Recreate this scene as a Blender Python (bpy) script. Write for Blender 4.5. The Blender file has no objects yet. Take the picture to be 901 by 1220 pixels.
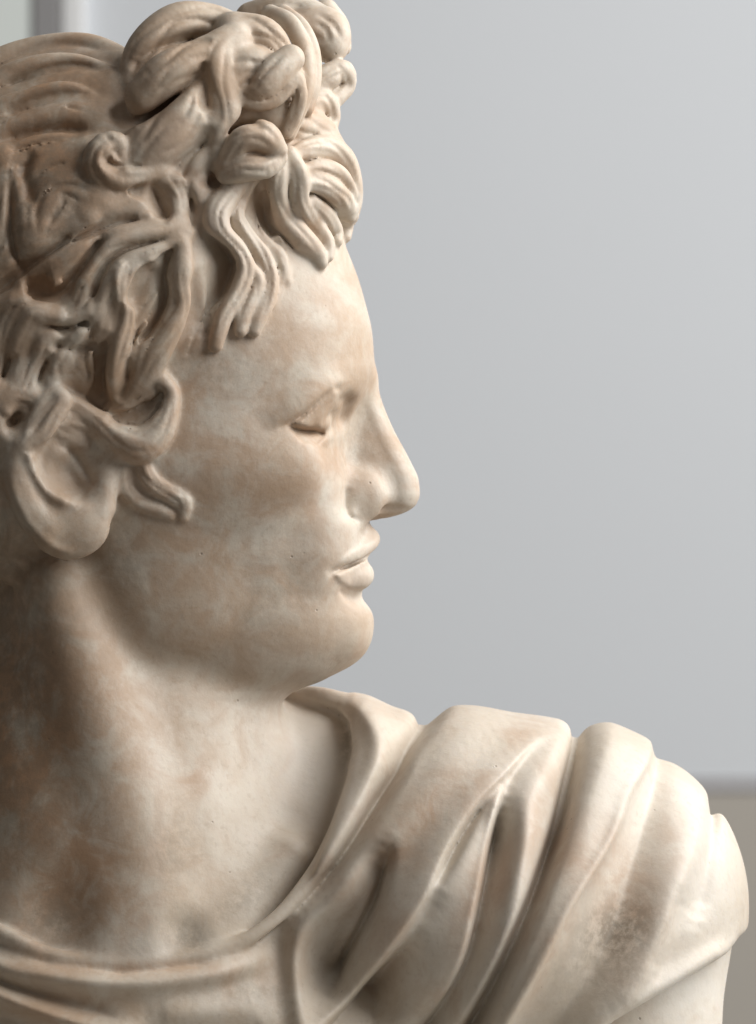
import bpy, math, os
import numpy as np

# ------------------------------------------------------------------ units
# The bust is sculpted in "u" (0.37 mm): x to the right, v downwards, y away from the viewer,
# y = 0 is the median plane of the head.
S = 0.00037
DIST = 6000.0                      # camera to median plane, in u (2.2 m)
CX, CV = 450.5, 610.0
ZBASE = 1.55                       # world height of v = CV
H = 2.25                            # voxel size of the sculpt, u

def world(x, v, y):
    return ((x - CX) * S, y * S, ZBASE + (CV - v) * S)

sc = bpy.context.scene
# ------------------------------------------------------------------ camera
cam_d = bpy.data.cameras.new('camera')
cam = bpy.data.objects.new('camera', cam_d)
sc.collection.objects.link(cam)
cam.location = (0, -DIST * S, ZBASE)
cam.rotation_euler = (math.radians(90), 0, 0)
cam_d.sensor_fit = 'VERTICAL'
cam_d.sensor_height = 36.0
cam_d.lens = 36.0 * DIST / 1220.0
cam_d.clip_start = 0.05
cam_d.clip_end = 60
cam_d.dof.use_dof = True
cam_d.dof.focus_distance = (DIST - 110) * S
cam_d.dof.aperture_fstop = 11
sc.camera = cam

# ------------------------------------------------------------------ light
w = bpy.data.worlds.new('World')
sc.world = w
w.use_nodes = True
bg = w.node_tree.nodes['Background']
bg.inputs[0].default_value = (1.0, 0.96, 0.90, 1)
bg.inputs[1].default_value = 0.125

def area(name, loc, target, size, size_y, power, col):
    d = bpy.data.lights.new(name, 'AREA')
    d.shape = 'RECTANGLE'
    d.size = size
    d.size_y = size_y
    d.energy = power
    d.color = col
    o = bpy.data.objects.new(name, d)
    sc.collection.objects.link(o)
    o.location = loc
    from mathutils import Vector
    o.rotation_euler = (Vector(target) - Vector(loc)).to_track_quat('-Z', 'Y').to_euler()
    return o
area('window_light', (1.22, -0.14, 2.42), (0.02, -0.02, 1.52), 1.9, 1.5, 61, (1.0, 0.985, 0.96))

sc.view_settings.view_transform = 'Standard'
sc.view_settings.look = 'None'
sc.view_settings.exposure = 0
sc.view_settings.gamma = 1
sc.render.engine = 'CYCLES'
sc.cycles.use_denoising = True
sc.cycles.max_bounces = 6

# ------------------------------------------------------------------ materials
def nodes_of(name):
    m = bpy.data.materials.new(name)
    m.use_nodes = True
    nt = m.node_tree
    return m, nt, nt.nodes['Principled BSDF']

def N(nt, kind, **kw):
    n = nt.nodes.new(kind)
    for k, val in kw.items():
        if k.startswith('i_'):
            key = k[2:]
            n.inputs[int(key) if key.isdigit() else key].default_value = val
        else:
            setattr(n, k, val)
    return n

def marble():
    m, nt, p = nodes_of('aged_marble')
    L = nt.links.new
    tc = N(nt, 'ShaderNodeTexCoord')
    att = N(nt, 'ShaderNodeAttribute', attribute_name='stain_shade')
    sep = N(nt, 'ShaderNodeSeparateColor')
    L(att.outputs['Color'], sep.inputs[0])
    def noise(scale, detail, rough, dist=0.0):
        n = N(nt, 'ShaderNodeTexNoise')
        n.inputs['Scale'].default_value = scale
        n.inputs['Detail'].default_value = detail
        n.inputs['Roughness'].default_value = rough
        n.inputs['Distortion'].default_value = dist
        L(tc.outputs['Object'], n.inputs['Vector'])
        return n.outputs['Fac']
    def ramp(fac, a, b):
        n = N(nt, 'ShaderNodeMapRange', interpolation_type='SMOOTHSTEP')
        n.inputs[1].default_value = a
        n.inputs[2].default_value = b
        L(fac, n.inputs[0])
        return n.outputs[0]
    def math_(op, a, b):
        n = N(nt, 'ShaderNodeMath', operation=op, use_clamp=True)
        for i, q in enumerate((a, b)):
            if isinstance(q, (int, float)):
                n.inputs[i].default_value = q
            else:
                L(q, n.inputs[i])
        return n.outputs[0]
    def mix(fac, a, b):
        n = N(nt, 'ShaderNodeMix', data_type='RGBA')
        if isinstance(fac, (int, float)):
            n.inputs[0].default_value = fac
        else:
            L(fac, n.inputs[0])
        for i, q in ((6, a), (7, b)):
            if isinstance(q, tuple):
                n.inputs[i].default_value = q + (1,)
            else:
                L(q, n.inputs[i])
        return n.outputs[2]
    big = noise(14, 5, 0.55, 0.4)
    mid = noise(46, 6, 0.62, 0.6)
    fine = noise(170, 5, 0.7)
    base = mix(ramp(big, 0.34, 0.66), (0.63, 0.57, 0.49), (0.53, 0.455, 0.365))
    base = mix(math_('MULTIPLY', ramp(mid, 0.46, 0.72), 0.55), base, (0.44, 0.335, 0.235))
    base = mix(math_('MULTIPLY', ramp(noise(24, 4, 0.6, 0.8), 0.56, 0.74), 0.5), base, (0.47, 0.30, 0.20))
    base = mix(math_('MULTIPLY', ramp(noise(330, 3, 0.6), 0.52, 0.75), 0.30), base, (0.36, 0.28, 0.20))
    wt = math_('MULTIPLY', sep.outputs[2], ramp(mid, 0.2, 0.6))
    base = mix(wt, base, (0.72, 0.685, 0.625))
    # rusty brown wash and painted shade, carried by the stain map and broken up by noise
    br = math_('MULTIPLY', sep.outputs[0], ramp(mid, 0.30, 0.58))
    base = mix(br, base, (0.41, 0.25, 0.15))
    gr = math_('MULTIPLY', sep.outputs[1], ramp(fine, 0.30, 0.62))
    base = mix(gr, base, (0.20, 0.165, 0.125))
    # tiny pits
    vor = N(nt, 'ShaderNodeTexVoronoi', feature='F1')
    vor.inputs['Scale'].default_value = 210
    L(tc.outputs['Object'], vor.inputs['Vector'])
    spot = math_('MULTIPLY', ramp(vor.outputs['Distance'], 0.16, 0.06), ramp(noise(60, 2, 0.5), 0.64, 0.70))
    base = mix(math_('MULTIPLY', spot, 0.5), base, (0.16, 0.12, 0.085))
    L(base, p.inputs['Base Color'])
    r = N(nt, 'ShaderNodeMapRange')
    r.inputs[3].default_value = 0.42
    r.inputs[4].default_value = 0.62
    L(mid, r.inputs[0])
    L(r.outputs[0], p.inputs['Roughness'])
    p.inputs['Specular IOR Level'].default_value = 0.38
    p.inputs['Subsurface Weight'].default_value = 0.18
    p.inputs['Subsurface Radius'].default_value = (1.0, 0.75, 0.5)
    p.inputs['Subsurface Scale'].default_value = 0.003
    b1 = N(nt, 'ShaderNodeBump')
    b1.inputs['Strength'].default_value = 0.34
    b1.inputs['Distance'].default_value = 0.0012
    L(noise(120, 6, 0.6), b1.inputs['Height'])
    b2 = N(nt, 'ShaderNodeBump', invert=True)
    b2.inputs['Strength'].default_value = 0.5
    b2.inputs['Distance'].default_value = 0.0006
    L(spot, b2.inputs['Height'])
    L(b1.outputs[0], b2.inputs['Normal'])
    L(b2.outputs[0], p.inputs['Normal'])
    return m

def painted(name, col, col2, scale, rough, bump=0.1):
    m, nt, p = nodes_of(name)
    L = nt.links.new
    tc = N(nt, 'ShaderNodeTexCoord')
    n = N(nt, 'ShaderNodeTexNoise')
    n.inputs['Scale'].default_value = scale
    n.inputs['Detail'].default_value = 5
    L(tc.outputs['Object'], n.inputs['Vector'])
    mx = N(nt, 'ShaderNodeMix', data_type='RGBA')
    mx.inputs[6].default_value = col + (1,)
    mx.inputs[7].default_value = col2 + (1,)
    L(n.outputs['Fac'], mx.inputs[0])
    L(mx.outputs[2], p.inputs['Base Color'])
    p.inputs['Roughness'].default_value = rough
    b = N(nt, 'ShaderNodeBump')
    b.inputs['Strength'].default_value = bump
    b.inputs['Distance'].default_value = 0.001
    n2 = N(nt, 'ShaderNodeTexNoise')
    n2.inputs['Scale'].default_value = 160
    L(tc.outputs['Object'], n2.inputs['Vector'])
    L(n2.outputs['Fac'], b.inputs['Height'])
    L(b.outputs[0], p.inputs['Normal'])
    return m

MARBLE = marble()

# ------------------------------------------------------------------ background
def box(name, x0, x1, y0, y1, z0, z1, mat, bev=0.0):
    me = bpy.data.meshes.new(name)
    vs = [(x, y, z) for x in (x0, x1) for y in (y0, y1) for z in (z0, z1)]
    fs = [(0, 1, 3, 2), (4, 6, 7, 5), (0, 4, 5, 1), (2, 3, 7, 6), (0, 2, 6, 4), (1, 5, 7, 3)]
    me.from_pydata(vs, [], fs)
    me.materials.append(mat)
    o = bpy.data.objects.new(name, me)
    sc.collection.objects.link(o)
    if bev:
        b = o.modifiers.new('bevel', 'BEVEL')
        b.width = bev
        b.segments = 3
    return o

WALL_Y = 4200.0                               # u behind the head
def wx(px, y):
    return (px - CX) * S * (DIST + y) / DIST
def wz(py, y):
    return ZBASE + (CV - py) * S * (DIST + y) / DIST

m_wall = painted('grey_wall_paint', (0.67, 0.70, 0.74), (0.70, 0.73, 0.77), 2.0, 0.7)
m_low = painted('taupe_wall_paint', (0.43, 0.40, 0.36), (0.46, 0.43, 0.385), 3.0, 0.7)
m_rail = painted('lilac_white_rail_paint', (0.44, 0.435, 0.45), (0.47, 0.465, 0.48), 3.0, 0.5)
m_frame = painted('grey_frame_paint', (0.27, 0.265, 0.27), (0.30, 0.295, 0.30), 3.0, 0.5)
m_white = painted('white_frame_paint', (0.80, 0.81, 0.82), (0.84, 0.85, 0.86), 3.0, 0.4)
m_door = painted('pale_green_door_paint', (0.74, 0.79, 0.77), (0.77, 0.82, 0.80), 2.0, 0.5)
m_floor = painted('brown_floor', (0.20, 0.175, 0.14), (0.26, 0.225, 0.18), 4.0, 0.5)
m_plinth = painted('grey_stone_plinth', (0.42, 0.41, 0.39), (0.50, 0.49, 0.46), 9.0, 0.6, 0.3)

yw = WALL_Y * S
xl = wx(92, WALL_Y)
zr0, zr1 = wz(944, WALL_Y), wz(926, WALL_Y)
wall = box('wall', xl, 3.2, yw, yw + 0.12, zr1, 3.1, m_wall)
low = box('wall_base', xl, 3.2, yw, yw + 0.12, 0, zr0, m_low)
floor = box('floor', -3.2, 3.2, -3.2, yw + 0.5, -0.1, -0.001, m_floor)
wl = box('wall_end', -3.2, wx(39.5, WALL_Y), yw - 0.01, yw + 0.11, 0, 3.1, m_door)
for o in (wall, low, floor, wl):
    o['kind'] = 'structure'
rail = box('dado_rail', xl, 3.2, yw - 0.002, yw + 0.12, zr0 + 0.0005, zr1 - 0.0005, m_rail)
rail['kind'] = 'structure'
post = bpy.data.objects.new('door_frame', None)
sc.collection.objects.link(post)
post.location = (wx(60, WALL_Y), yw, 0)
post['label'] = 'tall grey door frame post with white edge strip on the pale wall'
post['category'] = 'door frame'
a = box('post', wx(40, WALL_Y) - post.location.x, wx(74, WALL_Y) - post.location.x, -0.013, 0.12, 0, 3.1, m_frame, 0.002)
b = box('edge_strip', wx(74.5, WALL_Y) - post.location.x, wx(102, WALL_Y) - post.location.x, -0.014, 0.1, 0, 3.1, m_white, 0.003)
for o in (a, b):
    o.parent = post

# ------------------------------------------------------------------ sculpt engine
f32 = np.float32
def un(px, py, d):
    s = (DIST + d) / DIST
    return (CX + (px - CX) * s, CV + (py - CV) * s, d)

def smin(a, b, k):
    h = np.maximum(k - np.abs(a - b), 0) * f32(1.0 / k)
    return np.minimum(a, b) - h * h * f32(k * 0.25)
def smax(a, b, k):
    h = np.maximum(k - np.abs(a - b), 0) * f32(1.0 / k)
    return np.maximum(a, b) + h * h * f32(k * 0.25)

def pchip(xs, ys, x):
    xs = np.asarray(xs, float); ys = np.asarray(ys, float); x = np.asarray(x, float)
    h = np.diff(xs); d = np.diff(ys) / h
    m = np.zeros(len(xs)); m[0] = d[0]; m[-1] = d[-1]
    for i in range(1, len(xs) - 1):
        if d[i-1] * d[i] > 0:
            w1 = 2*h[i] + h[i-1]; w2 = h[i] + 2*h[i-1]
            m[i] = (w1 + w2) / (w1 / d[i-1] + w2 / d[i])
    xc = np.clip(x, xs[0], xs[-1])
    i = np.clip(np.searchsorted(xs, xc) - 1, 0, len(xs) - 2)
    t = (xc - xs[i]) / h[i]
    return ((2*t**3 - 3*t**2 + 1) * ys[i] + (t**3 - 2*t**2 + t) * h[i] * m[i]
            + (-2*t**3 + 3*t**2) * ys[i+1] + (t**3 - t**2) * h[i] * m[i+1])

def spline(P, step=7.0):
    """Catmull-Rom through rows of P (any number of columns; first three are the place)."""
    P = np.asarray(P, float)
    if len(P) == 1:
        return P
    Q = np.vstack([2*P[0]-P[1], P, 2*P[-1]-P[-2]])
    out = []
    for i in range(1, len(Q) - 2):
        n = max(2, int(np.ceil(np.linalg.norm(Q[i+1][:3] - Q[i][:3]) / step)))
        t = np.linspace(0, 1, n, endpoint=False)[:, None]
        a, b, c, d = Q[i-1], Q[i], Q[i+1], Q[i+2]
        out.append(0.5*((2*b) + (c-a)*t + (2*a-5*b+4*c-d)*t**2 + (3*b-a-3*c+d)*t**3))
    out.append(P[-1:])
    return np.vstack(out)

class Grid:
    """One slab of the global lattice: i*H, j*H, k*H."""
    def __init__(g, i0, i1, j0, j1, k0, k1):
        g.o = (i0, j0, k0)
        g.x = (np.arange(i0, i1 + 1) * H).astype(f32)[:, None, None]
        g.y = (np.arange(j0, j1 + 1) * H).astype(f32)[None, :, None]
        g.v = (np.arange(k0, k1 + 1) * H).astype(f32)[None, None, :]
        g.shape = (i1 - i0 + 1, j1 - j0 + 1, k1 - k0 + 1)
        g.f = np.full(g.shape, 1e3, f32)
        g.lab = np.zeros(g.shape, np.int16)
    def window(g, lo, hi):
        # lattice order here is (x, y, v)
        sl = []
        for a in range(3):
            s = max(0, int(math.floor(lo[a] / H)) - g.o[a])
            e = min(g.shape[a], int(math.ceil(hi[a] / H)) - g.o[a] + 1)
            if e <= s:
                return None
            sl.append(slice(s, e))
        return tuple(sl)
    def stroke_dist(g, pts, pad, flat=1.0):
        """pts: rows x, v, y, r. Returns window and distance to the tapered tube."""
        P = pts[:, [0, 2, 1]]
        r = pts[:, 3]
        lo = (P - (r + pad)[:, None]).min(0); hi = (P + (r + pad)[:, None]).max(0)
        W = g.window(lo, hi)
        if W is None:
            return None, None
        D = np.full(tuple(s.stop - s.start for s in W), 1e3, f32)
        x = g.x[W[0]]; y = g.y[:, W[1]]; v = g.v[:, :, W[2]]
        if len(P) == 1:
            D[:] = np.sqrt((x-P[0,0])**2 + (y-P[0,1])**2 + (v-P[0,2])**2) - r[0]
            return W, D
        for i in range(len(P) - 1):
            a, b = P[i], P[i+1]
            rr = max(r[i], r[i+1]) + pad
            Wl = g.window(np.minimum(a, b) - rr, np.maximum(a, b) + rr)
            if Wl is None:
                continue
            R = tuple(slice(max(l.start - s.start, 0), l.stop - s.start) for l, s in zip(Wl, W))
            xx = x[R[0]] - f32(a[0]); yy = y[:, R[1]] - f32(a[1]); vv = v[:, :, R[2]] - f32(a[2])
            e = b - a
            L2 = float(e @ e) + 1e-9
            t = np.clip((xx*f32(e[0]) + yy*f32(e[1]) + vv*f32(e[2])) * f32(1/L2), 0, 1)
            d = np.sqrt((xx - t*f32(e[0]))**2 + ((yy - t*f32(e[1]))*f32(flat))**2 + (vv - t*f32(e[2]))**2)
            d -= f32(r[i]) + t * f32(r[i+1] - r[i])
            np.minimum(D[R], d, out=D[R])
        return W, D
    def add(g, pts, k=6.0, lab=None, flat=1.0):
        W, D = g.stroke_dist(pts, k + 3 if k < 24 else k + 70, flat)
        if W is None:
            return
        F = g.f[W]
        if lab is not None:
            q = D < F
            g.lab[W][q] = lab
        g.f[W] = smin(F, D, k)
    def cut(g, pts, k=5.0):
        W, D = g.stroke_dist(pts, k + 3)
        if W is None:
            return
        g.f[W] = smax(g.f[W], -D, k)
    def ellipsoid_dist(g, c, r, pad, rot=0.0):
        """c: x, v, y; r: rx, rv, ry; rot: turn in the x-v plane, degrees."""
        R = max(r) + pad
        W = g.window((c[0]-R, c[2]-R, c[1]-R), (c[0]+R, c[2]+R, c[1]+R))
        if W is None:
            return None, None
        x = g.x[W[0]] - f32(c[0]); y = g.y[:, W[1]] - f32(c[2]); v = g.v[:, :, W[2]] - f32(c[1])
        if rot:
            a = math.radians(rot); ca, sa = math.cos(a), math.sin(a)
            x, v = x*f32(ca) + v*f32(sa), v*f32(ca) - x*f32(sa)
        k0 = np.sqrt((x/f32(r[0]))**2 + (y/f32(r[2]))**2 + (v/f32(r[1]))**2)
        k1 = np.sqrt((x/f32(r[0]**2))**2 + (y/f32(r[2]**2))**2 + (v/f32(r[1]**2))**2)
        return W, (k0 * (k0 - 1) / np.maximum(k1, f32(1e-6))).astype(f32)
    def ell(g, c, r, k=10.0, rot=0.0, lab=None):
        W, D = g.ellipsoid_dist(c, r, k + 3 if k < 24 else k + 70, rot)
        if W is None:
            return
        if lab is not None:
            g.lab[W][D < g.f[W]] = lab
        g.f[W] = smin(g.f[W], D, k)
    def ell_cut(g, c, r, k=10.0, rot=0.0):
        W, D = g.ellipsoid_dist(c, r, k + 3, rot)
        if W is None:
            return
        g.f[W] = smax(g.f[W], -D, k)

def poly_sdf(poly, x, v):
    """signed distance (negative inside) of a polygon on the 2-D lattice x[:,None], v[None,:]"""
    X = x.reshape(-1, 1); V = v.reshape(1, -1)
    d2 = np.full((X.shape[0], V.shape[1]), 1e12)
    inside = np.zeros(d2.shape, bool)
    n = len(poly)
    for i in range(n):
        ax, av = poly[i]; bx, bv = poly[(i+1) % n]
        ex, ev = bx-ax, bv-av
        t = np.clip(((X-ax)*ex + (V-av)*ev) / (ex*ex+ev*ev+1e-9), 0, 1)
        d2 = np.minimum(d2, (X-ax-t*ex)**2 + (V-av-t*ev)**2)
        c = (av > V) != (bv > V)
        with np.errstate(divide='ignore', invalid='ignore'):
            xi = ax + (V-av) / (bv-av if bv != av else 1e-9) * ex
        inside ^= c & (X < xi)
    d = np.sqrt(d2)
    d[inside] *= -1
    return d.astype(f32)

# ------------------------------------------------------------------ head: tables read off the profile
#        v    F    C    B     M    p
FACE = [(250, 396, 150, -100, 150, 2.2),
        (300, 412, 160, -110, 164, 2.3),
        (350, 430, 170, -115, 170, 2.3),
        (400, 444, 185, -110, 174, 2.3),
        (437, 446, 195, -100, 176, 2.3),
        (465, 440, 198, -95, 177, 2.25),
        (500, 424, 196, -85, 178, 2.15),
        (550, 417, 192, -60, 177, 2.1),
        (600, 422, 188, -20, 169, 2.05),
        (630, 438, 184, 15, 163, 2.05),
        (655, 439, 182, 35, 158, 2.05),
        (680, 434, 182, 55, 152, 2.05),
        (705, 434, 184, 70, 146, 2.05),
        (722, 439, 187, 78, 141.5, 2.05),
        (737, 443, 191, 86, 137, 2.05),
        (752, 440, 196, 95, 132, 2.08),
        (772, 431, 204, 105, 123, 2.1),
        (793, 412, 212, 115, 110, 2.1),
        (810, 386, 218, 120, 92, 2.1),
        (822, 354, 222, 125, 74, 2.1),
        (833, 322, 225, 130, 52, 2.1),
        (846, 296, 225, 140, 30, 2.1),
        (862, 262, 225, 150, 12, 2.1)]
FT = np.array(FACE, float)
def face_rows(v):
    return [pchip(FT[:, 0], FT[:, c], v) for c in range(1, 6)]

#        v    R    hr  hb   base x
NOSE = [(426, 432, 28, 34, 412),
        (450, 448.5, 26, 33, 408),
        (467, 452, 24, 31.5, 405),
        (507, 467, 24, 33, 403),
        (550, 489.5, 26, 38, 403),
        (572, 499, 27, 42, 404),
        (588, 500.5, 27, 45, 405),
        (601, 496, 24, 45, 405),
        (610, 484, 19, 44, 405),
        (616, 466, 14, 42, 405),
        (621, 436, 9, 40, 405)]
NT = np.array(NOSE, float)

CRAN = ((140, 372, 0), (283, 190, 186))           # skull under the hair: centre x, v, y; radii x, v, y
CAPS = [((112, 322, 0), (272, 268, 214)), ((30, 500, 0), (190, 230, 190)), ((304, 218, 0), (120, 88, 150))]

HAIR_POLY = [(392, 120), (405, 200), (412, 285), (390, 305), (345, 330), (312, 372), (262, 398), (222, 425),
             (205, 462), (196, 530), (152, 560), (132, 605), (122, 640), (60, 690), (0, 690), (-60, 760),
             (-330, 800), (-330, -60), (392, -60)]

def head_hw(x, v):
    """half width of head (skin or hair cap) at x, v"""
    x = np.asarray(x, float); v = np.asarray(v, float)
    F, C, B, M, p = face_rows(v)
    t = np.where(x > C, (x-C)/(F-C), (C-x)/(C-B))
    hw = M * np.clip(1 - np.abs(t)**p, 0, 1)**(1/p)
    hw = np.where((v < 250) | (v > 862), 0, hw)
    for c, r in [CRAN] + CAPS:
        q = 1 - ((x-c[0])/r[0])**2 - ((v-c[1])/r[1])**2
        hw = np.maximum(hw, r[2]*np.sqrt(np.clip(q, 0, 1)))
    return hw

def pts_on_head(pts, lift=None, d=None):
    """pts rows px, py, r[, extra lift]; laid on the near side of the head."""
    out = []
    for i, q in enumerate(pts):
        px, py, r = q[:3]
        ex = q[3] if len(q) > 3 else 0.0
        if d is not None:
            dep = d[i] if isinstance(d, (list, tuple)) else d
        else:
            dep = -100.0
            for _ in range(3):
                X, V, _y = un(px, py, dep)
                dep = -(float(head_hw(X, V)) + (lift if lift is not None else r*0.25) + ex)
        X, V, Y = un(px, py, dep)
        out.append((X, V, Y, r))
    return spline(out)

def P3(rows):
    """rows px, py, depth, r -> splined tube"""
    return spline([un(a, b, c) + (r,) for a, b, c, r in rows])

def face_field(g):
    v = g.v.ravel().astype(float)
    F, C, B, M, p = [q.astype(f32)[None, None, :] for q in face_rows(v)]
    t = np.where(g.x > C, (g.x - C)/(F - C), (C - g.x)/(C - B)).astype(f32)
    s = np.abs(g.y) / M
    gg = (np.abs(t)**p + s**p)**(1/p)
    # plain radial estimate of distance, corrected by the change of the section with v
    ra, rb = face_rows(v - 1), face_rows(v + 1)
    Fv, Mv = ((rb[0]-ra[0])*.5).astype(f32), ((rb[3]-ra[3])*.5).astype(f32)
    ig = 1/np.maximum(gg, 0.05)
    tn, sn = t*ig, s*ig
    Ld = np.sqrt((tn/np.where(g.x > C, F-C, C-B))**2 + (sn/M)**2)
    gv = np.clip(tn, 0, 1)**2 * (Fv[None, None, :]/(F-C)) + sn**2 * (Mv[None, None, :]/M)
    Lg = np.sqrt(Ld**2 + gv**2)
    d = (gg - 1) / np.maximum(Lg, 1e-4)
    d = np.where((g.v < 250), np.maximum(d, (250 - g.v)), d)
    d = np.where((g.v > 862), np.maximum(d, (g.v - 862)), d)
    return d.astype(f32)

def nose_field(g):
    W = g.window((380, -90, 425), (520, 90, 640))
    if W is None:
        return None, None
    x = g.x[W[0]]; y = np.abs(g.y[:, W[1]]); v = g.v[:, :, W[2]]
    vv = v.ravel().astype(float)
    R, hr, hb, bx = [pchip(NT[:, 0], NT[:, c], vv).astype(f32)[None, None, :] for c in range(1, 5)]
    # cross-section: rounded wedge, ridge circle radius hr centred at R-hr, flank to (bx, hb)
    cxr = R - hr
    ex = bx - cxr; L = np.sqrt(ex**2 + (hb - hr)**2)
    t = np.clip((x - cxr) / np.minimum(ex, -1), 0, 1)
    rad = hr + t * (hb - hr)
    dx = np.where(x > cxr, x - cxr, np.where(x < bx, bx - x, 0))
    d = np.sqrt(dx**2 + y**2) - rad
    d = d * 0.9
    d = np.maximum(d, 432 - v); d = np.maximum(d, v - 621)
    return W, d.astype(f32)

def relief(x, v, lines=None):
    """displacement of the cloak, 2-D lattice"""
    X = x.reshape(-1, 1).astype(float); V = v.reshape(1, -1).astype(float)
    out = np.zeros((X.shape[0], V.shape[1]))
    for rows, sharp, dep in (REL if lines is None else lines):
        q = [un(a, b, dep)[:2] + (0.0, c, d, e) for a, b, c, d, e in rows]
        q = spline(q, 14)
        s_ = np.linspace(0, 1, len(q))
        u_ = np.clip(np.minimum(s_, 1 - s_)*4.5, 0, 1)
        q[:, 3] *= u_*u_*(3 - 2*u_)
        # only the neighbourhood of the line
        pad = 3.2*max(q[:, 4].max(), q[:, 5].max())
        ia = np.searchsorted(X[:, 0], q[:, 0].min() - pad); ib = np.searchsorted(X[:, 0], q[:, 0].max() + pad)
        ja = np.searchsorted(V[0], q[:, 1].min() - pad); jb = np.searchsorted(V[0], q[:, 1].max() + pad)
        if ib <= ia or jb <= ja:
            continue
        Xl, Vl = X[ia:ib], V[:, ja:jb]
        best = np.full((ib-ia, jb-ja), 1e9)
        sw = np.zeros(best.shape); sa = np.zeros(best.shape); sl = np.zeros(best.shape); sr = np.zeros(best.shape)
        left = np.zeros(best.shape, bool)
        for i in range(len(q) - 1):
            a, b = q[i], q[i+1]
            ex, ev = b[0]-a[0], b[1]-a[1]
            t = np.clip(((Xl-a[0])*ex + (Vl-a[1])*ev)/(ex*ex+ev*ev+1e-9), 0, 1)
            dx, dv = Xl-a[0]-t*ex, Vl-a[1]-t*ev
            d2 = dx*dx + dv*dv
            wt = 1/(d2 + 4)**3
            sw += wt
            sa += wt*(a[3] + t*(b[3]-a[3])); sl += wt*(a[4] + t*(b[4]-a[4])); sr += wt*(a[5] + t*(b[5]-a[5]))
            m = d2 < best
            best = np.where(m, d2, best)
            left = np.where(m, (ex*dv - ev*dx) > 0, left)
        amp = sa/sw
        wdt = np.where(left, sl, sr)/sw
        out[ia:ib, ja:jb] += np.where(amp > 0, 1.4*amp*np.exp(-best/(wdt*wdt*1.5)), 1.5*amp*np.exp(-(best/(wdt*wdt))**0.75))
    return out.astype(f32)

ENGRAVE = []
def engrave(rows, dep=-120.0):
    """line drawn into (negative) or onto (positive) the face: px, py, height, width either side"""
    ENGRAVE.append(([tuple(r) for r in rows], False, dep))
# fold over the upper lid, lid slit, lids
engrave([(330, 510, -1, 5, 5), (342, 505, -1.6, 4, 4), (356, 497, -1.2, 4, 4), (370, 486, -.8, 4, 4), (384, 473, -.6, 4, 4)])
engrave([(314, 511, 1, 3, 18), (342, 501, 3, 3, 20), (366, 485, 4, 3, 20), (386, 467, 4, 3, 20), (404, 455, 3, 3.5, 16), (418, 449, 1, 4, 12)])
engrave([(343, 507, -2, 3.5, 3.5), (354, 512, -4, 3.5, 3.5), (368, 514, -4, 3.5, 3.5), (384, 510, -3, 3.5, 3.5)])
# corner of the mouth, wing of the nose
engrave([(390, 684, -1, 4, 4), (396, 681, -3, 4, 4), (404, 678, -3.5, 4, 4), (414, 674, -3, 4, 4), (428, 668, -1, 4, 4)], -70)
engrave([(414, 566, -1, 5, 7), (411, 588, -3.4, 4, 8), (411, 606, -4.2, 4, 7), (418, 617, -3, 4, 4), (432, 620, -1, 4, 4)], -55)

PLATES = [   # outline, height, softness, depth
    ([(350, 506), (362, 498), (374, 487), (386, 475), (397, 463), (403, 468), (400, 478), (392, 489), (386, 502), (382, 512), (366, 511)], 4.5, 3.0, -110),
    ([(350, 511), (366, 513), (384, 512), (387, 520), (378, 529), (362, 527), (353, 519)], -3.4, 2.8, -112),
    ([(395, 681), (412, 674), (434, 664), (453, 650), (449, 640), (432, 648), (412, 662)], 2.5, 3.5, -50),
    ([(398, 683), (414, 677), (436, 667), (448, 672), (448, 690), (436, 702), (418, 700), (406, 693)], 3.0, 3.5, -40)]
def plates(x, v):
    out = np.zeros((x.size, v.size), f32)
    for poly, hgt, soft, dep in PLATES:
        P = [un(a, b, dep)[:2] for a, b in poly]
        ia, ib = np.searchsorted(x, [min(p[0] for p in P)-9, max(p[0] for p in P)+9])
        ja, jb = np.searchsorted(v, [min(p[1] for p in P)-9, max(p[1] for p in P)+9])
        if ib <= ia or jb <= ja:
            continue
        t = np.clip(.5 - poly_sdf(P, x[ia:ib], v[ja:jb])/(2*soft), 0, 1)
        out[ia:ib, ja:jb] += hgt*t*t*(3-2*t)
    return out

EAR_REL = [([tuple(r) for r in q], False, -190.0) for q in (
    [(34, 530, 2, 5, 5), (38, 548, 4, 5, 5), (48, 572, 5, 5, 5), (66, 592, 5, 6, 6), (98, 600, 4, 6, 6)],
    [(64, 531, -2, 4, 6), (80, 534, -4, 4, 7), (98, 558, -4, 4, 7), (114, 584, -3, 4, 6)],
    [(74, 552, -3, 9, 9), (92, 578, -6, 11, 11), (106, 588, -3, 8, 8)],
    [(10, 560, 3, 5, 6), (20, 596, 3, 5, 6), (40, 632, 3, 5, 6), (70, 656, 3, 5, 6), (100, 658, 2, 5, 5)])]

SKIN, CLOAK, HAIR, KNOT = 0, 1, 2, 3
LOCKS = []     # (label, name)
def new_lab(name):
    LOCKS.append(name)
    return 9 + len(LOCKS)

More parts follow.
